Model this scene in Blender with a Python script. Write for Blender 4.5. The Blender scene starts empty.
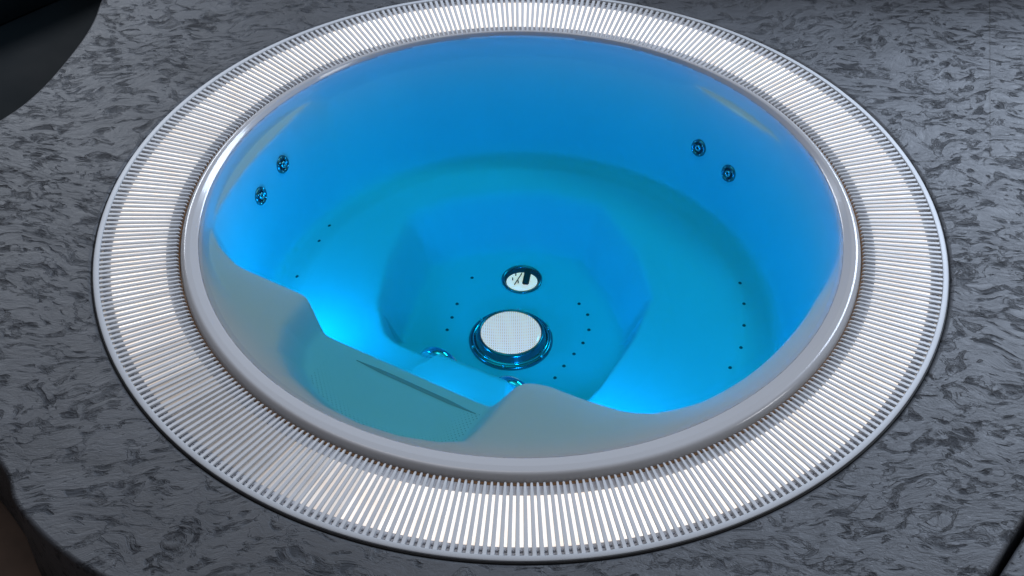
import bpy, bmesh, math, random
import numpy as np
from mathutils import Vector, Matrix
random.seed(4)
S = bpy.context.scene
COL = S.collection
R = math.radians

# ------------------------------------------------------------------ camera
cam_d = bpy.data.cameras.new('camera'); cam = bpy.data.objects.new('camera', cam_d); COL.objects.link(cam)
S.camera = cam
CA, CH, PITCH, YAW, ROLL, FPX = 3.16166, 2.69147, 0.754020, -0.0075963, 0.0042338, 1446.24
fw = Vector((math.sin(YAW)*math.cos(PITCH), math.cos(YAW)*math.cos(PITCH), -math.sin(PITCH)))
rt = Vector((math.cos(YAW), -math.sin(YAW), 0)); up = rt.cross(fw)
r2 = math.cos(ROLL)*rt + math.sin(ROLL)*up; u2 = -math.sin(ROLL)*rt + math.cos(ROLL)*up
m = Matrix((r2, u2, -fw)).transposed().to_4x4(); m.translation = Vector((0, -CA, CH))
cam.matrix_world = m
cam_d.sensor_width = 36; cam_d.lens = FPX*36/1024; cam_d.clip_end = 200; cam_d.clip_start = .05

# ------------------------------------------------------------------ world, lights, exposure
W = bpy.data.worlds.new('World'); S.world = W; W.use_nodes = True
bg = W.node_tree.nodes['Background']
bg.inputs[0].default_value = (.90, .90, 1.0, 1); bg.inputs[1].default_value = 1
_t = W.node_tree; _g = _t.nodes.new('ShaderNodeTexCoord'); _s = _t.nodes.new('ShaderNodeSeparateXYZ'); _m = _t.nodes.new('ShaderNodeMapRange')
_m.interpolation_type = 'SMOOTHSTEP'                              # dim room walls, paler ceiling overhead
for k, v in (('From Min', .70), ('From Max', .97), ('To Min', .055), ('To Max', .60)): _m.inputs[k].default_value = v
_t.links.new(_g.outputs['Generated'], _s.inputs[0]); _t.links.new(_s.outputs[2], _m.inputs[0]); _t.links.new(_m.outputs[0], bg.inputs[1])
S.view_settings.view_transform = 'Standard'; S.view_settings.look = 'None'
S.view_settings.exposure = 0; S.view_settings.gamma = 1

def area(name, loc, target, sx, sy, power, color, shape='RECTANGLE', parent=None):
    d = bpy.data.lights.new(name, 'AREA'); d.shape = shape; d.size = sx; d.size_y = sy
    d.energy = power; d.color = color
    o = bpy.data.objects.new(name, d); COL.objects.link(o); o.location = loc
    o.rotation_euler = (Vector(target)-Vector(loc)).to_track_quat('-Z', 'Y').to_euler()
    if parent: o.parent = parent
    return o
area('window_light', (4.3, 5.2, 4.5), (0.8, -.4, 0), 2.8, 3.6, 560, (.68, .80, 1))
area('window_light', (-3.7, 5.2, 3.2), (-1.4, .4, 0), 2.2, 1.8, 150, (.82, .89, 1))
area('window_light', (5.5, -1.5, 3.2), (0, 0, 0), 1.6, 1.2, 45, (.95, .97, 1))
area('ceiling_light', (-.8, .8, 4.2), (0, 0, 0), 2.2, 2.2, 18, (1, .94, .93))

# ------------------------------------------------------------------ helpers
def link(name, mesh, mat=None, parent=None, smooth=True):
    o = bpy.data.objects.new(name, mesh); COL.objects.link(o)
    if mat: mesh.materials.append(mat)
    if smooth:
        mesh.polygons.foreach_set('use_smooth', [True]*len(mesh.polygons))
    if parent: o.parent = parent
    return o
def pyd(name, v, f, mat=None, parent=None, smooth=True):
    me = bpy.data.meshes.new(name); me.from_pydata([tuple(map(float, p)) for p in v], [], f); me.update()
    bm = bmesh.new(); bm.from_mesh(me); bmesh.ops.recalc_face_normals(bm, faces=bm.faces); bm.to_mesh(me); bm.free()
    return link(name, me, mat, parent, smooth)
def grid_faces(nr, nt, wrap=True):
    f = []
    for i in range(nr-1):
        for j in range(nt if wrap else nt-1):
            k = (j+1) % nt
            f.append((i*nt+j, i*nt+k, (i+1)*nt+k, (i+1)*nt+j))
    return f
def lathe(name, prof, n=96, mat=None, parent=None, M=None, closed=False, smooth=True):
    v = []; 
    for (r, z) in prof:
        for j in range(n):
            a = 2*math.pi*j/n; p = Vector((r*math.cos(a), r*math.sin(a), z))
            v.append(M @ p if M else p)
    f = grid_faces(len(prof), n)
    if closed:
        L = len(prof)-1
        for j in range(n):
            k = (j+1) % n; f.append((L*n+j, L*n+k, k, j))
    else:
        for idx in (0, len(prof)-1):
            if prof[idx][0] < 1e-3: continue
    return pyd(name, v, f, mat, parent, smooth)
def flat_shade_angle(o, ang=35):
    me = o.data
    bm = bmesh.new(); bm.from_mesh(me)
    for e in bm.edges:
        if len(e.link_faces) == 2 and e.calc_face_angle(0) > R(ang): e.smooth = False
    bm.to_mesh(me); bm.free()
def empty(name, loc=(0, 0, 0)):
    o = bpy.data.objects.new(name, None); COL.objects.link(o); o.location = loc; return o
def tag(o, label=None, cat=None, group=None, kind=None):
    if label: o['label'] = label
    if cat: o['category'] = cat
    if group: o['group'] = group
    if kind: o['kind'] = kind
    return o

# ------------------------------------------------------------------ materials
def mat(name):
    m = bpy.data.materials.new(name); m.use_nodes = True
    return m, m.node_tree, m.node_tree.nodes['Principled BSDF']
def N(t, typ, **kw):
    n = t.nodes.new(typ)
    for k, v in kw.items(): setattr(n, k, v)
    return n
def setv(n, d):
    for k, v in d.items(): n.inputs[k].default_value = v
def simple(name, col, rough=.4, metal=0, spec=.5, noise=0, nscale=30, coat=0, bump=0, bscale=200):
    m, t, b = mat(name)
    setv(b, {'Base Color': (*col, 1), 'Roughness': rough, 'Metallic': metal, 'Specular IOR Level': spec, 'Coat Weight': coat})
    g = N(t, 'ShaderNodeNewGeometry')
    if noise:
        nz = N(t, 'ShaderNodeTexNoise'); setv(nz, {'Scale': nscale, 'Detail': 6}); t.links.new(g.outputs['Position'], nz.inputs['Vector'])
        mx = N(t, 'ShaderNodeMix', data_type='RGBA')
        mx.inputs[6].default_value = (*[c*(1-noise) for c in col], 1); mx.inputs[7].default_value = (*[min(1, c*(1+noise)) for c in col], 1)
        t.links.new(nz.outputs['Fac'], mx.inputs[0]); t.links.new(mx.outputs[2], b.inputs['Base Color'])
        mr = N(t, 'ShaderNodeMapRange'); setv(mr, {'To Min': rough*.8, 'To Max': rough*1.25}); t.links.new(nz.outputs['Fac'], mr.inputs[0]); t.links.new(mr.outputs[0], b.inputs['Roughness'])
    if bump:
        nb = N(t, 'ShaderNodeTexNoise'); setv(nb, {'Scale': bscale, 'Detail': 4}); t.links.new(g.outputs['Position'], nb.inputs['Vector'])
        bp = N(t, 'ShaderNodeBump'); setv(bp, {'Strength': bump, 'Distance': .002}); t.links.new(nb.outputs['Fac'], bp.inputs['Height']); t.links.new(bp.outputs[0], b.inputs['Normal'])
    return m
ACRYL = simple('white_acrylic', (.455, .465, .48), .17, noise=.02, nscale=3, coat=.3)
ACRYL2 = simple('wet_acrylic', (.72, .745, .77), .5, spec=.03, noise=.05, nscale=3.5)
SLAT = simple('grille_plastic', (.57, .59, .61), .42, noise=.10, nscale=14)
FRAME = simple('frame_metal', (.50, .53, .56), .42, metal=0, noise=.06, nscale=8)
LEDGE = simple('grey_ledge', (.55, .56, .59), .5, noise=.12, nscale=20)
GAP_DARK = simple('gap_shade_dark', (.012, .013, .015), .5)
CHROME = simple('chrome', (.75, .78, .82), .08, metal=1, noise=.1, nscale=60)
DCHROME = simple('dark_chrome', (.20, .28, .30), .22, metal=1)
HOLE = simple('hole_dark', (.02, .05, .07), .6)
BRONZE = simple('bronze_dark', (.10, .07, .06), .4, metal=.6)
CLIP = simple('clip_grey', (.28, .28, .30), .5)
SATIN = simple('satin_metal', (.72, .76, .80), .3, metal=.35)
BROWN = simple('brown_floor', (.11, .075, .055), .8, noise=.6, nscale=9, bump=.6, bscale=40)
DARKW = simple('dark_lower_floor', (.003, .006, .008), .6, spec=.06, noise=.5, nscale=3, bump=.5, bscale=9)
GUTTER = simple('gutter_plastic', (.7, .71, .72), .4)

def emissive(name, col, strength, base=.8):
    m, t, b = mat(name)
    setv(b, {'Base Color': (base, base, base, 1), 'Roughness': .5})
    g = N(t, 'ShaderNodeNewGeometry'); nz = N(t, 'ShaderNodeTexNoise'); setv(nz, {'Scale': 2.2, 'Detail': 3})
    t.links.new(g.outputs['Position'], nz.inputs['Vector'])
    mr = N(t, 'ShaderNodeMapRange'); setv(mr, {'From Min': .35, 'From Max': .65, 'To Min': strength*.85, 'To Max': strength*1.15})
    t.links.new(nz.outputs['Fac'], mr.inputs[0]); t.links.new(mr.outputs[0], b.inputs['Emission Strength'])
    cr = N(t, 'ShaderNodeValToRGB'); e = cr.color_ramp.elements; e[0].position = .38; e[0].color = (col[0], col[1]*.93, col[2]*.86, 1); e[1].position = .55; e[1].color = (*col, 1)
    n2 = N(t, 'ShaderNodeTexNoise'); setv(n2, {'Scale': 17, 'Detail': 6}); t.links.new(g.outputs['Position'], n2.inputs['Vector']); t.links.new(n2.outputs['Fac'], cr.inputs[0]); t.links.new(cr.outputs[0], b.inputs['Emission Color'])
    return m
STRIP_ON = emissive('light_strip_bright', (1, .905, .82), .84)
STRIP_FADE_GLOWS = [emissive('light_strip_fade_glow', (1, .91, .85), k, .4) for k in (.85, .52, .28, .13)]

def stone():
    m, t, b = mat('slate_stone')
    L = t.links.new
    g = N(t, 'ShaderNodeNewGeometry'); sep = N(t, 'ShaderNodeSeparateXYZ'); L(g.outputs['Position'], sep.inputs[0])
    wn = N(t, 'ShaderNodeTexNoise'); setv(wn, {'Scale': 2.3, 'Detail': 3}); L(g.outputs['Position'], wn.inputs['Vector'])
    warp = N(t, 'ShaderNodeVectorMath', operation='MULTIPLY_ADD'); L(wn.outputs['Color'], warp.inputs[0]); warp.inputs[1].default_value = (.30, .30, 0); L(g.outputs['Position'], warp.inputs[2])
    def mapping(rot, sc, loc=(0, 0, 0)):
        mp = N(t, 'ShaderNodeMapping'); setv(mp, {'Rotation': (0, 0, R(rot)), 'Scale': sc, 'Location': loc}); L(warp.outputs[0], mp.inputs[0]); return mp
    def noise(vec, scale, detail=4, dist=0, rough=.5):
        n = N(t, 'ShaderNodeTexNoise'); setv(n, {'Scale': scale, 'Detail': detail, 'Distortion': dist, 'Roughness': rough}); L(vec, n.inputs['Vector']); return n.outputs['Fac']
    def ramp(f, a, bb):
        r = N(t, 'ShaderNodeMapRange', interpolation_type='SMOOTHSTEP'); setv(r, {'From Min': a, 'From Max': bb}); L(f, r.inputs[0]); return r.outputs[0]
    def mth(op, a, bb, clamp=False):
        n = N(t, 'ShaderNodeMath', operation=op, use_clamp=clamp)
        for i, x in enumerate((a, bb)):
            if isinstance(x, (int, float)): n.inputs[i].default_value = x
            else: L(x, n.inputs[i])
        return n.outputs[0]
    A = mapping(-28, (.8, 1.5, 1)).outputs[0]; B = mapping(40, (.75, 1.9, 1), (3, 5, 0)).outputs[0]
    # chipped flakes: islands of a warped noise, in two directions
    fa = ramp(noise(A, 14, 5, 1.0, .55), .52, .66); fb = ramp(noise(B, 19, 5, 1.0, .55), .55, .68)
    flakes = mth('MAXIMUM', fa, fb)
    # thin rims along the chips
    na = noise(A, 14, 5, 1.0, .55); rim = mth('SUBTRACT', 1, ramp(mth('ABSOLUTE', mth('SUBTRACT', na, .56), 0), .0, .018))
    veins = mth('SUBTRACT', 1, ramp(mth('ABSOLUTE', mth('SUBTRACT', noise(B, 6, 6, 2.2, .6), .5), 0), .0, .012))
    breakup = ramp(noise(g.outputs['Position'], 24, 5, .5), .38, .60)
    fl = mth('MULTIPLY', flakes, breakup)
    cloud = noise(A, 4.0, 6, .6, .62); fine = noise(g.outputs['Position'], 160, 4, 0, .7); mid = noise(B, 45, 5, .8, .65)
    base = N(t, 'ShaderNodeValToRGB'); e = base.color_ramp.elements
    e[0].position = .36; e[0].color = (.044, .049, .056, 1); e[1].position = .66; e[1].color = (.080, .088, .100, 1)
    L(mth('ADD', mth('MULTIPLY', cloud, .6), mth('ADD', mth('MULTIPLY', mid, .25), mth('MULTIPLY', fine, .15))), base.inputs[0])
    mx = N(t, 'ShaderNodeMix', data_type='RGBA'); L(base.outputs[0], mx.inputs[6]); mx.inputs[7].default_value = (.010, .010, .012, 1)
    L(mth('MULTIPLY', fl, mth('ADD', .12, mth('MULTIPLY', ramp(noise(g.outputs['Position'], 1.6, 2), .35, .62), .6)), True), mx.inputs[0])
    mx2 = N(t, 'ShaderNodeMix', data_type='RGBA'); L(mx.outputs[2], mx2.inputs[6]); mx2.inputs[7].default_value = (.012, .012, .014, 1)
    L(mth('MULTIPLY', mth('MAXIMUM', mth('MULTIPLY', rim, breakup), mth('MULTIPLY', veins, mth('MULTIPLY', breakup, .2))), .6), mx2.inputs[0])
    # joints between slabs: one across, one up
    x, y = sep.outputs[0], sep.outputs[1]
    j1 = mth('LESS_THAN', mth('ABSOLUTE', mth('SUBTRACT', y, mth('ADD', .175, mth('MULTIPLY', x, .085))), 0), .0032)
    j1 = mth('MULTIPLY', j1, mth('GREATER_THAN', x, 1.15))
    j2 = mth('LESS_THAN', mth('ABSOLUTE', mth('SUBTRACT', x, mth('ADD', 1.345, mth('MULTIPLY', y, .228))), 0), .0025)
    j2 = mth('MULTIPLY', j2, mth('GREATER_THAN', y, .30))
    joint = mth('MAXIMUM', j1, j2)
    mx3 = N(t, 'ShaderNodeMix', data_type='RGBA'); L(mx2.outputs[2], mx3.inputs[6]); mx3.inputs[7].default_value = (.02, .021, .023, 1)
    L(mth('MULTIPLY', joint, .8), mx3.inputs[0]); L(mx3.outputs[2], b.inputs['Base Color'])
    h = mth('SUBTRACT', mth('ADD', mth('MULTIPLY', mid, .45), mth('ADD', mth('MULTIPLY', fine, .10), mth('MULTIPLY', cloud, 1.1))), mth('ADD', mth('MULTIPLY', fl, .75), mth('ADD', mth('MULTIPLY', rim, .3), mth('MULTIPLY', joint, .8))))
    bp = N(t, 'ShaderNodeBump'); setv(bp, {'Strength': .7, 'Distance': .007}); L(h, bp.inputs['Height']); L(bp.outputs[0], b.inputs['Normal'])
    rr = N(t, 'ShaderNodeMapRange'); setv(rr, {'To Min': .36, 'To Max': .62}); L(mid, rr.inputs[0]); L(rr.outputs[0], b.inputs['Roughness'])
    L(mth('SUBTRACT', .50, mth('MULTIPLY', fl, .42, True)), b.inputs['Specular IOR Level'])
    return m
STONE = stone()

def water_mat():
    m, t, b = mat('pool_water'); t.nodes.remove(b); out = t.nodes['Material Output']
    tr = N(t, 'ShaderNodeBsdfTransparent'); gl = N(t, 'ShaderNodeBsdfGlossy'); gl.inputs['Roughness'].default_value = .02
    fr = N(t, 'ShaderNodeFresnel'); fr.inputs[0].default_value = 1.33
    mx = N(t, 'ShaderNodeMixShader')
    t.links.new(fr.outputs[0], mx.inputs[0]); t.links.new(tr.outputs[0], mx.inputs[1]); t.links.new(gl.outputs[0], mx.inputs[2])
    t.links.new(mx.outputs[0], out.inputs['Surface'])
    g = N(t, 'ShaderNodeNewGeometry'); nz = N(t, 'ShaderNodeTexNoise'); setv(nz, {'Scale': 5, 'Detail': 1}); t.links.new(g.outputs['Position'], nz.inputs['Vector'])
    bp = N(t, 'ShaderNodeBump'); setv(bp, {'Strength': .12, 'Distance': .01}); t.links.new(nz.outputs['Fac'], bp.inputs['Height'])
    t.links.new(bp.outputs[0], gl.inputs['Normal'])
    va = N(t, 'ShaderNodeVolumeAbsorption'); va.inputs['Color'].default_value = (0, .934, .972, 1); va.inputs['Density'].default_value = 5.2
    t.links.new(va.outputs[0], out.inputs['Volume'])
    return m
WATER = water_mat()

def cover_glow_mat():
    m, t, b = mat('dotted_cover_glow')
    g = N(t, 'ShaderNodeNewGeometry'); v = N(t, 'ShaderNodeTexVoronoi', voronoi_dimensions='2D'); v.inputs['Scale'].default_value = 150; v.inputs['Randomness'].default_value = .05
    t.links.new(g.outputs['Position'], v.inputs['Vector'])
    mr = N(t, 'ShaderNodeMapRange'); setv(mr, {'From Min': .15, 'From Max': .45, 'To Min': .38, 'To Max': 1}); t.links.new(v.outputs['Distance'], mr.inputs[0])
    mx = N(t, 'ShaderNodeMix', data_type='RGBA'); mx.inputs[6].default_value = (.14, .16, .18, 1); mx.inputs[7].default_value = (.86, .86, .86, 1)
    t.links.new(mr.outputs[0], mx.inputs[0]); t.links.new(mx.outputs[2], b.inputs['Base Color'])
    setv(b, {'Roughness': .12, 'Coat Weight': .6}); b.inputs['Emission Color'].default_value = (1, .029, .013, 1)  # glow added to whiten the cover through the blue water
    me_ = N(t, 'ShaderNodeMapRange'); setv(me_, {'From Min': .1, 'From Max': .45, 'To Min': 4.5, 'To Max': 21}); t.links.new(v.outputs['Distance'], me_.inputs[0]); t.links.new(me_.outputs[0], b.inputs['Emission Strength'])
    return m
COVER_GLOW = cover_glow_mat()

def tread_mat():
    m, t, b = mat('acrylic_tread'); setv(b, {'Base Color': (.74, .75, .76, 1), 'Roughness': .3})
    return m

def box(name, c, s, material, parent, M=None, bev=.0):
    bm = bmesh.new(); bmesh.ops.create_cube(bm, size=1)
    for v in bm.verts: v.co = Vector((v.co.x*s[0]+c[0], v.co.y*s[1]+c[1], v.co.z*s[2]+c[2]))
    if bev: bmesh.ops.bevel(bm, geom=bm.edges, offset=bev, segments=2, affect='EDGES')
    if M: bm.transform(M)
    me = bpy.data.meshes.new(name); bm.to_mesh(me); bm.free(); return link(name, me, material, parent, smooth=False)

# ------------------------------------------------------------------ deck (the stone floor the tub is sunk into)
def spline_pts(pts, n=12):
    P = [Vector((x, y, 0)) for x, y in pts]; out = []
    K = len(P)
    for i in range(K):
        a, b, c, d = P[(i-1) % K], P[i], P[(i+1) % K], P[(i+2) % K]
        if (c-b).length > 1.5: out.append(b); continue
        for k in range(n):
            s = k/n
            out.append(.5*((2*b)+(c-a)*s+(2*a-5*b+4*c-d)*s*s+(3*b-a-3*c+d)*s**3))
    return out
def slab(name, outline, hole, z, thick, bev, material):
    cu = bpy.data.curves.new(name, 'CURVE'); cu.dimensions = '2D'; cu.fill_mode = 'BOTH'
    cu.extrude = thick/2-bev; cu.bevel_depth = bev; cu.bevel_resolution = 4; cu.offset = -bev
    for pts in [outline]+([hole] if hole else []):
        sp = cu.splines.new('POLY'); sp.points.add(len(pts)-1); sp.use_cyclic_u = True
        for i, p in enumerate(pts): sp.points[i].co = (p[0], p[1], 0, 1)
    tmp = bpy.data.objects.new(name, cu); COL.objects.link(tmp)
    dg = bpy.context.evaluated_depsgraph_get(); me = bpy.data.meshes.new_from_object(tmp.evaluated_get(dg))
    bpy.data.objects.remove(tmp)
    o = link(name, me, None, smooth=False); me.materials.clear(); me.materials.append(material); o.location.z = z-thick/2
    return o
outl = [(-1.44, 1.9), (-1.445, 1.6), (-1.450, 1.35), (-1.455, 1.133), (-1.455, .995), (-1.477, .839), (-1.535, .613), (-1.617, .452), (-1.78, .26), (-2.0, .12),
        (-2.3, -.1), (-2.1, -.4), (-1.8, -.55), (-1.45, -.72), (-1.244, -.933), (-1.188, -1.035), (-1.112, -1.122), (-1.013, -1.203), (-.923, -1.255), (-.6, -1.42), (0, -1.56), (.6, -1.50),
        (.90, -1.38), (1.03, -1.262), (1.17, -1.075), (1.40, -.76), (1.75, -.32), (2.2, .25), (3.2, 1.5), (3.4, 6), (-1.5, 6), (-1.44, 3)]
hole = [(1.203*math.cos(2*math.pi*k/256), 1.203*math.sin(2*math.pi*k/256)) for k in range(256)]
deck = slab('floor', spline_pts(outl, 10), hole, -.002, .30, .012, STONE); tag(deck, kind='structure')
# lower ground round the platform
def sheet(name, x0, x1, y0, y1, z, material):
    return tag(pyd(name, [(x0, y0, z), (x1, y0, z), (x1, y1, z), (x0, y1, z)], [(0, 1, 2, 3)], material, smooth=False), kind='structure')
ring_hole = [(1.3*math.cos(2*math.pi*k/128), 1.3*math.sin(2*math.pi*k/128)) for k in range(128)]
lf = slab('lower_floor', [Vector(p) for p in ((-7, -6, 0), (7, -6, 0), (7, 7, 0), (-1.0, 7, 0), (-1.6, 1.2, 0), (-1.7, -.1, 0), (-7, -.1, 0))], ring_hole, -.312, .03, .004, BROWN); tag(lf, kind='structure')
lw = slab('lower_pool_floor', [Vector(p) for p in ((-7, -.3, 0), (-1.4, -.3, 0), (-1.4, 7, 0), (-7, 7, 0))], None, -.300, .008, .001, DARKW); tag(lw, kind='structure')
stp = slab('lower_step', [Vector((x, y, 0)) for x, y in ((-1.99, 1.38), (-1.60, 1.78), (-1.60, 5), (-5, 5), (-5, -.6), (-3.4, -.1))], None, -.16, .14, .01, DARKW); tag(stp, kind='structure')
side = slab('side_paving', [Vector((x, y, 0)) for x, y in ((.935, -1.39), (1.046, -1.270), (1.185, -1.084), (1.416, -.77), (1.766, -.33), (2.6, -.3), (2.6, -2.6), (.6, -2.6))], None, -.012, .25, .012, STONE)
tag(side, kind='structure')

tag(box('unseen_shade_wall', (2.4, 1.62, .24), (3.4, .12, .52), BROWN, None, None, .006), kind='structure')  # unseen low wall added to darken the far right of the deck

# ------------------------------------------------------------------ tub shell, a height field on a polar grid
def per(tab):
    th = np.array([a for a, _ in tab], float); v = np.array([b for _, b in tab], float)
    o = np.argsort(th); th, v = th[o], v[o]
    T = np.concatenate([th-360, th, th+360]); V = np.tile(v, 3)
    return lambda a: np.interp(a, T, V)
def smooth_per(f, width):
    a = np.arange(-180, 180, .25); v = f(a); k = int(width/.25); ker = np.hanning(2*k+3); ker /= ker.sum()
    vv = np.convolve(np.tile(v, 3), ker, 'same')[len(v):2*len(v)]
    return lambda x: np.interp(x, np.concatenate([a-360, a, a+360]), np.tile(vv, 3))
def line_r(p, q):     # polar radius of the line through p and q
    p, q = np.array(p), np.array(q); d = (q-p)/np.linalg.norm(q-p); n = np.array([d[1], -d[0]]); c = n@p
    if c < 0: n, c = -n, -c
    a0 = math.atan2(n[1], n[0]); return lambda deg: c/np.maximum(np.cos(np.radians(deg)-a0), .2)
E2A, E2B = (-.330, -.157), (.031, -.347)
E1 = line_r((-.547, -.343), (-.079, -.610))
E2 = line_r(E2A, E2B)
rb = lambda a: .905+.030*np.sin(np.radians(a))                       # where the lip turns down into the wall
r1tab = [(-180, .890), (-174, .855), (-168, .806), (-163, .740), (-158, .686), (-154, .650), (-150, .640)]
r1tab += [(a, float(E1(a))) for a in range(-146, -93, 3)]
r1tab += [(-91.5, .612), (-89, .602), (-86, .606), (-82.6, .620), (-78, .660), (-73, .708), (-69, .755), (-65, .786), (-56, .818), (-46.5, .828), (-33, .838), (-20, .855), (-10, .888)]
r1tab += [(a, float(rb(a))-.002) for a in range(-4, 24, 4)]
r1tab += [(26, .905), (33, .886), (40, .880), (48, .892), (55, .925)]
r1tab += [(a, float(rb(a))-.002) for a in range(58, 136, 4)] + [(136, .915), (140, .898), (146, .876), (153, .866), (160, .864), (168, .870), (174, .880)]
r1 = smooth_per(per(r1tab), 1.6)
FOOT = [(-.368, -.137), (-.404, -.091), (-.430, .039), (-.413, .245), (-.362, .442), (-.234, .522), (-.069, .561), (.064, .566), (.261, .502), (.365, .28), (.405, .073), (.345, -.10), (.234, -.307), (.190, -.365), (.10, -.372), (.031, -.347)]
dense = []
for i in range(len(FOOT)):
    (xa, ya), (xb, yb) = FOOT[i], FOOT[(i+1) % len(FOOT)]
    for k in range(8):
        u = k/8; xx, yy = xa+(xb-xa)*u, ya+(yb-ya)*u; dense.append((math.degrees(math.atan2(yy, xx)), math.hypot(xx, yy)))
r2raw = per(dense)
r2 = smooth_per(r2raw, 5)
def sm(x, e): return .5*(x+np.sqrt(x*x+e*e))
def lin(t, e=.14, e0=None): return np.clip(sm(t, e0 or e)-sm(t-1, e), 0, 1)
def sstep(x, a, b): t = np.clip((x-a)/(b-a), 0, 1); return t*t*(3-2*t)
# upper entry step: a pocket cut into the shoulder
U = [(-.589, -.299), (-.633, -.40), (-.636, -.50), (-.590, -.60), (-.500, -.70), (-.40, -.765), (-.294, -.805), (-.20, -.82), (-.135, -.812), (-.103, -.775), (-.075, -.73), (-.048, -.685), (-.020, -.64), (.002, -.600), (-.1, -.45), (-.4, -.2)]
def sd_poly(X, Y, P):
    P = np.array(P); d = np.full(X.shape, 1e9); ins = np.zeros(X.shape, bool)
    for i in range(len(P)):
        a, b = P[i], P[(i+1) % len(P)]; e = b-a
        t = np.clip(((X-a[0])*e[0]+(Y-a[1])*e[1])/(e@e), 0, 1)
        d = np.minimum(d, np.hypot(X-a[0]-t*e[0], Y-a[1]-t*e[1]))
        c = (a[1] > Y) != (b[1] > Y)
        with np.errstate(divide='ignore', invalid='ignore'):
            xi = a[0]+(Y-a[1])*e[0]/(e[1] if e[1] else 1e-9)
        ins ^= c & (X < xi)
    return np.where(ins, d, -d)
SEAT, FLOOR = -.36, -.52
def height(X, Y):
    r = np.hypot(X, Y); a = np.degrees(np.arctan2(Y, X))
    RB, R1, R2 = rb(a), r1(a), r2(a)
    # lip: crest, then the roll down on both sides
    z = np.interp(r, [.80, .880], [-.047, -.047])
    shoulder = -.040
    near = sstep(-np.sin(np.radians(a)), .1, .5); inner = sstep(r, RB-.014-.06*near, RB+.004+.012*near)                       # short wall between shoulder and lip
    slope = np.interp((r-RB)/(.946-RB), [0, .35, .75, 1], [-.010, .001, .010, .012])
    z = shoulder+(slope-shoulder)*inner
    # mounds rise a little toward the tub wall
    z = z+.012*sstep(r, .70, .86)*(1-inner)*sstep(-np.sin(np.radians(a)), .2, .6)
    sdU = sd_poly(X, Y, U)
    z = z+(-.128-z)*lin(sdU/.055, .25)*(r < RB+.02)
    # wall down to the seat
    rs = np.minimum(.785, R1-.05)
    t = lin((R1+.004-r)/(R1-rs), .15, .045)
    stepmask = sstep(a, -141, -137)*(1-sstep(a, -97, -91))
    seat = SEAT+.035*stepmask-.012*np.clip((.66-r)/.2, 0, 1)-.030*sstep(r, .67, .78)*(1-stepmask)
    z = z+(seat-z)*t
    # foot well
    w2 = np.where(np.sin(np.radians(a)) > 0, .055+.075*np.sin(np.radians(a)), .04)
    z = z+(FLOOR-z)*lin((R2-r)/w2, .16)
    return z
nt = 900
rr = np.concatenate([np.linspace(.002, .36, 40, endpoint=False), np.linspace(.36, .88, 210, endpoint=False), np.linspace(.88, .946, 50)])
A = np.radians(np.linspace(-180, 180, nt, endpoint=False))
RR, AA = np.meshgrid(rr, A, indexing='ij'); X = RR*np.cos(AA); Y = RR*np.sin(AA); Z = height(X, Y)
V = np.stack([X, Y, Z], -1).reshape(-1, 3)
lipout = [(.952, .011), (.958, .006), (.962, -.002), (.9645, -.014), (.965, -.06), (.965, -.10), (.990, -.12)]
ext = np.array([[(r*np.cos(t), r*np.sin(t), z) for t in A] for r, z in lipout]).reshape(-1, 3)
V = np.concatenate([V, ext]); nrow = len(rr)+len(lipout)
F = grid_faces(nrow, nt)+[tuple(range(nt))]
wet = [(len(f) > 4) or (max(V[k][2] for k in f) < -.0015 and math.hypot(V[f[0]][0], V[f[0]][1]) < .95) for f in F]
def sub(keep):
    fs = [f for f, w in zip(F, wet) if w == keep]; used = sorted({k for f in fs for k in f}); ix = {k: i for i, k in enumerate(used)}
    return V[used], [tuple(ix[k] for k in f) for f in fs]
V_, F_ = sub(True); VL, FL = sub(False)
tub = empty('hot_tub'); tag(tub, 'round white hot tub lit blue inside, sunk in dark stone, with moulded entry step', 'hot tub')
me = bpy.data.meshes.new('shell'); me.from_pydata(V_.tolist(), [], F_); me.update()
shell = link('shell', me, ACRYL2, tub)
me = bpy.data.meshes.new('lip'); me.from_pydata(VL.tolist(), [], FL); me.update(); link('lip', me, ACRYL, tub)
def zat(x, y): return float(height(np.array([[x]], float), np.array([[y]], float))[0, 0])
def nat(x, y):
    e = .006; return Vector((zat(x-e, y)-zat(x+e, y), zat(x, y-e)-zat(x, y+e), 2*e)).normalized()
def frame_at(x, y, nrm=None, off=0):
    n = nrm or nat(x, y); q = n.to_track_quat('Z', 'Y').to_matrix().to_4x4(); q.translation = Vector((x, y, zat(x, y)))+n*off; return q

# groove and anti-slip dashes on the entry step
def ribbon(p, q, w, dz, name, material, h=.002, n=24):
    p, q = Vector((*p, 0)), Vector((*q, 0)); d = (q-p); s = Vector((-d.y, d.x, 0)).normalized()*w/2
    v = []; 
    for i in range(n+1):
        c = p+d*i/n; ww = min(1, 4*min(i, n-i)/n+.15)
        for sg, hh in ((-1, 0), (-.5, h), (.5, h), (1, 0)):
            a = c+s*sg*ww; v.append((a.x, a.y, zat(a.x, a.y)+dz+hh))
    f = [(i*4+k, i*4+k+1, i*4+k+5, i*4+k+4) for i in range(n) for k in range(3)]
    return pyd(name, v, f, material, tub)
GREY = simple('tread_groove', (.36, .38, .40), .4)
ribbon((-.44, -.451), (-.112, -.642), .013, .0008, 'step_groove', GREY, .0008)
dv, df = [], []
ux = Vector((-.898, .44, 0)) ; uy = Vector((-.44, -.898, 0))
cen = Vector((-.315, -.575, 0))
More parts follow.
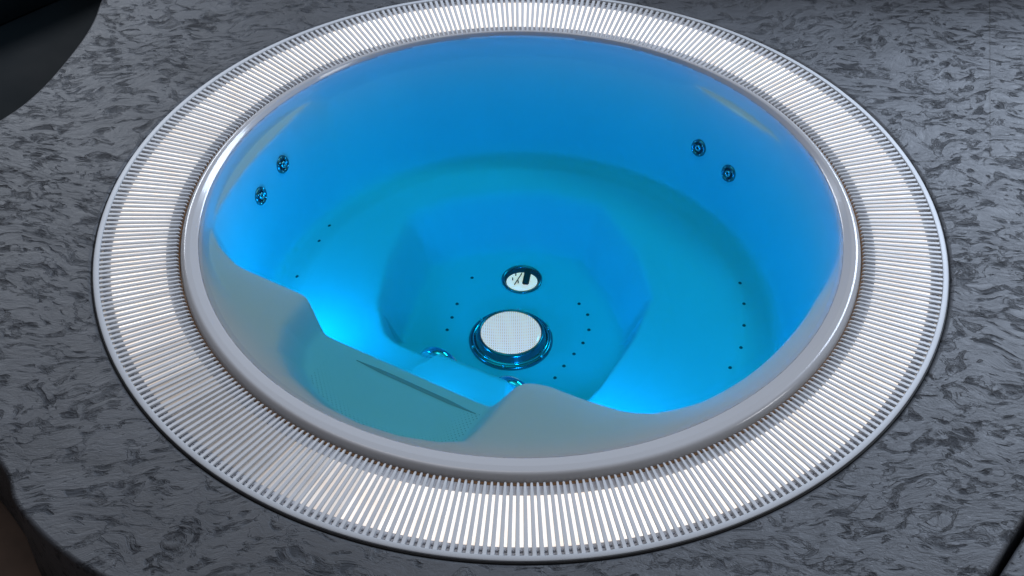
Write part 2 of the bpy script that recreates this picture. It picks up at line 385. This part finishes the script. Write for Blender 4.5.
for i in range(-19, 20):
    for j in range(-16, 27):
        c = cen+ux*(i*.0125+(j % 2)*.0062)+uy*(j*.0072)
        if sd_poly(np.array([[c.x]]), np.array([[c.y]]), U)[0, 0] < .062 or math.hypot(c.x, c.y) < float(E1(math.degrees(math.atan2(c.y, c.x))))+.018: continue
        if abs((c-Vector((-.276, -.5465, 0))).dot(uy)) < .012: continue
        k = len(dv); z = zat(c.x, c.y)
        for sx, sy, sz in ((-1, -1, 0), (1, -1, 0), (1, 1, 0), (-1, 1, 0), (-.7, -.4, 1), (.7, -.4, 1), (.7, .4, 1), (-.7, .4, 1)):
            q = c+ux*sx*.0042+uy*sy*.0013; dv.append((q.x, q.y, z+.00018*sz-.0002))
        df += [(k+4, k+5, k+6, k+7), (k, k+1, k+5, k+4), (k+1, k+2, k+6, k+5), (k+2, k+3, k+7, k+6), (k+3, k, k+4, k+7)]
pyd('tread_bumps', dv, df, ACRYL, tub)

# centre inlet: flange, sloping ring, dotted cover
cx, cy = -.027, .020
T = Matrix.Translation((cx, cy, FLOOR))
inlet_base = lathe('inlet_cover', [(.131, -.003), (.131, .004), (.126, .010), (.120, .011), (.114, .009), (.111, .012), (.106, .030), (.101, .036), (.096, .037), (.0935, .033)], 128, DCHROME, tub, T)
lathe('trim_ring', [(.119, .008), (.1185, .0125), (.116, .014), (.1135, .0125), (.113, .008)], 128, CHROME, inlet_base, T)
lathe('dotted_cover', [(.0942, .030)]+[(.0942*math.cos(k*math.pi/20), .033+.008*math.sin(k*math.pi/20)) for k in range(0, 10)]+[(.001, .041)], 96, COVER_GLOW, inlet_base, T)
for k in range(6):
    a = R(60*k+20); lathe('screw', [(.0001, .0155), (.0045, .0150), (.0055, .011), (.0055, .008)], 16, CHROME, inlet_base, Matrix.Translation((cx+.1235*math.cos(a), cy+.1235*math.sin(a), FLOOR)))

# suction hole with chrome rim and glowing bowl
hx, hy = .006, .297
T = frame_at(hx, hy)
dr = lathe('drain', [(.066, .001), (.066, .004), (.062, .006), (.057, .004), (.055, -.003)], 64, DCHROME, tub, T)
BOWL_GLINT = emissive('drain_glint_glow', (1, .028, .016), 21, .8)  # glow stands in for the bright reflection in the bowl
lathe('drain_well', [(.0555, .0008), (.0001, .0008)], 48, HOLE, dr, T)
lathe('drain_bowl', [(.0505, .0012), (.048, .0025), (.030, .006), (.0001, .008)], 48, BOWL_GLINT, dr, T @ Matrix.Translation((-.001, -.010, 0)) @ Matrix.Diagonal((1, .86, 1, 1)))
Tz = Matrix.Translation((hx, hy, zat(hx, hy)+.008))
box('drain_bar', (.016, .004, .006), (.022, .078, .008), BRONZE, dr, Tz @ Matrix.Rotation(R(-8), 4, 'Z'), .003)
box('drain_wire', (-.008, -.012, .003), (.0025, .060, .006), BRONZE, dr, Tz @ Matrix.Rotation(R(-24), 4, 'Z'), .0008)
for q in ((-.030, -.008), (-.012, -.022), (-.02, .014)):
    box('drain_slot', (q[0], q[1], .003), (.004, .010, .006), HOLE, dr, Tz, .0008)

# round chrome covers on the riser of the lower step (seen edge on)
e2d = Vector((.419, -.154, 0)).normalized(); nrm = Vector((.345, .938, 0)).normalized()
nrm = Vector((E2B[1]-E2A[1], -(E2B[0]-E2A[0]), 0)).normalized(); nrm = -nrm if nrm.y < 0 else nrm
for u in (.25, .86):
    pos = Vector((E2A[0]+(E2B[0]-E2A[0])*u, E2A[1]+(E2B[1]-E2A[1])*u, -.412))+nrm*.012
    q = (nrm+Vector((0, 0, .02))).normalized().to_track_quat('Z', 'Y').to_matrix().to_4x4(); q.translation = pos
    c = lathe('riser_cover', [(.0001, -.02), (.067, -.02), (.068, -.018), (.068, .003), (.065, .008), (.058, .0095), (.052, .007)], 64, CHROME, tub, q)
    lathe('cover_grid', [(.053, .002), (.053, .007), (.03, .010), (.0001, .011)], 48, SATIN, c, q)

# jets in the wall
def jet(x, y, s=1.0):
    q = frame_at(x, y, off=0)
    j = lathe('jet', [(.0300*s, -.004), (.0300*s, .004), (.0275*s, .0075), (.0235*s, .0085), (.0200*s, .006), (.0170*s, .001), (.0165*s, -.003)], 48, DCHROME, tub, q)
    lathe('jet_socket', [(.0175*s, .0005), (.0001, .0005)], 32, HOLE, j, q)
    lathe('jet_nozzle', [(.0120*s, .0), (.0120*s, .007), (.0095*s, .010), (.0060*s, .0095), (.0055*s, .004)], 32, CHROME, j, q)
    for k in range(4):
        a = R(45+90*k); lathe('jet_stud', [(.0001, .0105), (.0022*s, .010), (.0030*s, .006)], 12, CHROME, j, q @ Matrix.Translation((.0235*s*math.cos(a), .0235*s*math.sin(a), 0)))
def wall_hit(th, z):   # radius where the wall reaches a height
    rs_ = np.linspace(.60, .93, 400); h = height(rs_[:, None]*math.cos(R(th)), rs_[:, None]*math.sin(R(th)))[:, 0]
    return float(rs_[np.argmax(h > z)])
CAMP = Vector((0, -CA, CH))
JETS = [((-.799, .254), -.14), ((-.751, .408), -.14), ((.566, .509), -.14), ((.649, .383), -.14)]
for (x, y), z in JETS:
    # follow the sight line found in the photo down to the wall itself
    P = Vector((x, y, z)); d = (P-CAMP).normalized(); t = -.6
    while t < 1.0:
        Q = P+d*t
        if Q.z < zat(Q.x, Q.y): break
        t += .002
    jet(Q.x, Q.y, .95)

# small air holes
for (x, y) in [(-.157, .304), (-.201, .18), (-.215, .118), (-.228, .062), (.19, .186), (.216, .136), (.218, .068), (.198, .01), (.169, -.038), (.137, -.09), (.109, -.14),
               (-.62, .391), (-.644, .308), (-.694, .137), (.681, .12), (.683, .026), (.673, -.069), (.654, -.162), (.614, -.244)]:
    lathe('air_hole', [(.0054, .0002), (.0050, .0014), (.0042, .0015), (.0036, .0007), (.0001, .0006)], 16, HOLE, tub, frame_at(x, y))

# underwater lamps: two on the near wall below the shoulders
def lamp(th, z, power, size=.11, color=(0, .40, 1)):
    rs_ = np.linspace(.45, .93, 900); h = height(rs_*math.cos(R(th)), rs_*math.sin(R(th))); r = float(rs_[np.argmax(h > z)])
    x, y = r*math.cos(R(th)), r*math.sin(R(th)); n = nat(x, y); q = n.to_track_quat('Z', 'Y').to_matrix().to_4x4(); q.translation = Vector((x, y, z))
    lathe('pool_lamp', [(.060, -.02), (.060, .002), (.056, .004), (.050, .003), (.048, -.006), (.0001, -.006)], 48, CHROME, tub, q)
    p = Vector((x, y, z))+n*.006; area('pool_lamp_light', p, p+n, size, size, power, color, 'DISK', tub)
lamp(-161, -.20, 2.9)
lamp(-76, -.20, 3.7)
lamp(-120, -.262, .5)

# ------------------------------------------------------------------ water
v, f = [], []
n = 180; prof = [(.0001, -.001), (.30, -.001), (.60, -.001), (.936, -.001), (.938, -.05), (.90, -.75), (.0001, -.75)]
wat = lathe('water', prof, n, WATER, None, smooth=False); tag(wat, kind='structure')

# ------------------------------------------------------------------ overflow grille
gr = empty('overflow_grille'); tag(gr, 'ring-shaped pale grey overflow grille of radial slats around the hot tub', 'drain grille')
NS = 392; v, f = [], []
prof = [(-.0044, -.0055), (-.0050, -.0022), (-.0036, .0), (.0036, .0), (.0050, -.0022), (.0044, -.0055)]
for k in range(NS):
    a = 2*math.pi*k/NS+random.uniform(-.0007, .0007); c, s = math.cos(a), math.sin(a); b = len(v); dz = random.uniform(-.0006, .0006)
    st = [(.9675, .30, -.004), (.972, .62, -.0005), (1.00, .92, 0), (1.1825, 1.10, 0), (1.1835, 1.1, 0)]
    for (r, w, dd) in st:
        for (t, z) in prof:
            t *= w; v.append((r*c-t*s, r*s+t*c, z+dd+dz))
    for i in range(len(st)-1):
        for q in range(6):
            q2 = (q+1) % 6; f.append((b+i*6+q, b+i*6+q2, b+(i+1)*6+q2, b+(i+1)*6+q))
    f.append(tuple(b+q for q in range(6))); L_ = b+(len(st)-1)*6; f.append(tuple(L_+q for q in range(5, -1, -1)))
sl = pyd('slats', v, f, SLAT, gr); flat_shade_angle(sl, 50)
def ring(name, prof, material, parent, n=360):
    return lathe(name, prof, n, material, parent, closed=True)
o = ring('outer_frame', [(1.1838, -.03), (1.1838, .0006), (1.1850, .0022), (1.1965, .0026), (1.1990, .001), (1.1990, -.03)], FRAME, gr); flat_shade_angle(o)
o = ring('outer_support', [(1.154, -.024), (1.154, -.0085), (1.176, -.0085), (1.176, -.024)], LEDGE, gr); flat_shade_angle(o)
o = ring('inner_support', [(.976, -.024), (.976, -.0085), (1.003, -.0085), (1.003, -.024)], LEDGE, gr); flat_shade_angle(o)
o = ring('inner_seal', [(.9655, -.024), (.9655, -.0100), (.9740, -.0100), (.9740, -.024)], simple('brown_scale', (.30, .17, .085), .7, noise=.5, nscale=25), gr)
v, f = [], []
for k in range(NS):       # clips between slat and support
    a = 2*math.pi*(k+.5)/NS
    for r0 in (1.1665,):
        b = len(v)
        for dr_, dt, z in ((-.0035, -.0035, -.0085), (.0035, -.0035, -.0085), (.0035, .0035, -.0085), (-.0035, .0035, -.0085), (-.002, -.002, -.004), (.002, -.002, -.004), (.002, .002, -.004), (-.002, .002, -.004)):
            r = r0+dr_; v.append((r*math.cos(a)-dt*math.sin(a), r*math.sin(a)+dt*math.cos(a), z))
        f += [(b+4, b+5, b+6, b+7), (b, b+1, b+5, b+4), (b+1, b+2, b+6, b+5), (b+2, b+3, b+7, b+6), (b+3, b, b+4, b+7)]
pyd('clips', v, f, CLIP, gr, smooth=False)
g = ring('gutter', [(.967, -.060), (.967, -.066), (1.1985, -.066), (1.1985, -.032), (1.196, -.032), (1.196, -.060)], GUTTER, None); flat_shade_angle(g); tag(g, kind='structure')
# light strips in the gutter (bright all round; graded pieces paint the fade by the entry step)
def arc(name, a0, a1, material, label):
    n = max(8, int((a1-a0)/1.5)); v = []
    P = [(1.004, -.030), (1.004, -.009), (1.1525, -.009), (1.1525, -.030)]
    for i in range(n+1):
        a = R(a0+(a1-a0)*i/n)
        for r, z in P: v.append((r*math.cos(a), r*math.sin(a), z))
    f = [(i*4+k, i*4+(k+1) % 4, i*4+4+(k+1) % 4, i*4+4+k) for i in range(n) for k in range(4)]+[(0, 1, 2, 3), (n*4+3, n*4+2, n*4+1, n*4)]
    o = pyd(name, v, f, material, smooth=False); return tag(o, label, 'light strip')
arc('light_strip', -106, 203, STRIP_ON, 'long bright white light strip shining up through the grille slats')
for a0, a1, k, lab in ((203.1, 209, 0, 'short bright light strip piece under the grille, left of the painted fade'), (209.1, 215, 1, 'slightly dimmer light strip piece under the grille, left in the painted fade'),
        (215.1, 221, 2, 'faint light strip piece under the grille, at left end of the painted fade'), (221.1, 237, 3, 'dimmest light strip piece of the painted fade, under the grille beside the entry step'),
        (237.1, 243, 2, 'faint light strip piece under the grille, at right end of the painted fade'), (243.1, 248.5, 1, 'slightly dimmer light strip piece under the grille, right in the painted fade'), (248.6, 253.9, 0, 'short bright light strip piece under the grille, right of the painted fade')):
    arc('light_strip', a0, a1, STRIP_FADE_GLOWS[k], lab)['group'] = 'light strip pieces with graded glow in the overflow gutter'
# dark ring painted as the shaded gap between frame and stone
o = ring('gap_shade', [(1.1995, -.02), (1.1995, -.004), (1.2028, -.0045), (1.2028, -.02)], GAP_DARK, gr)
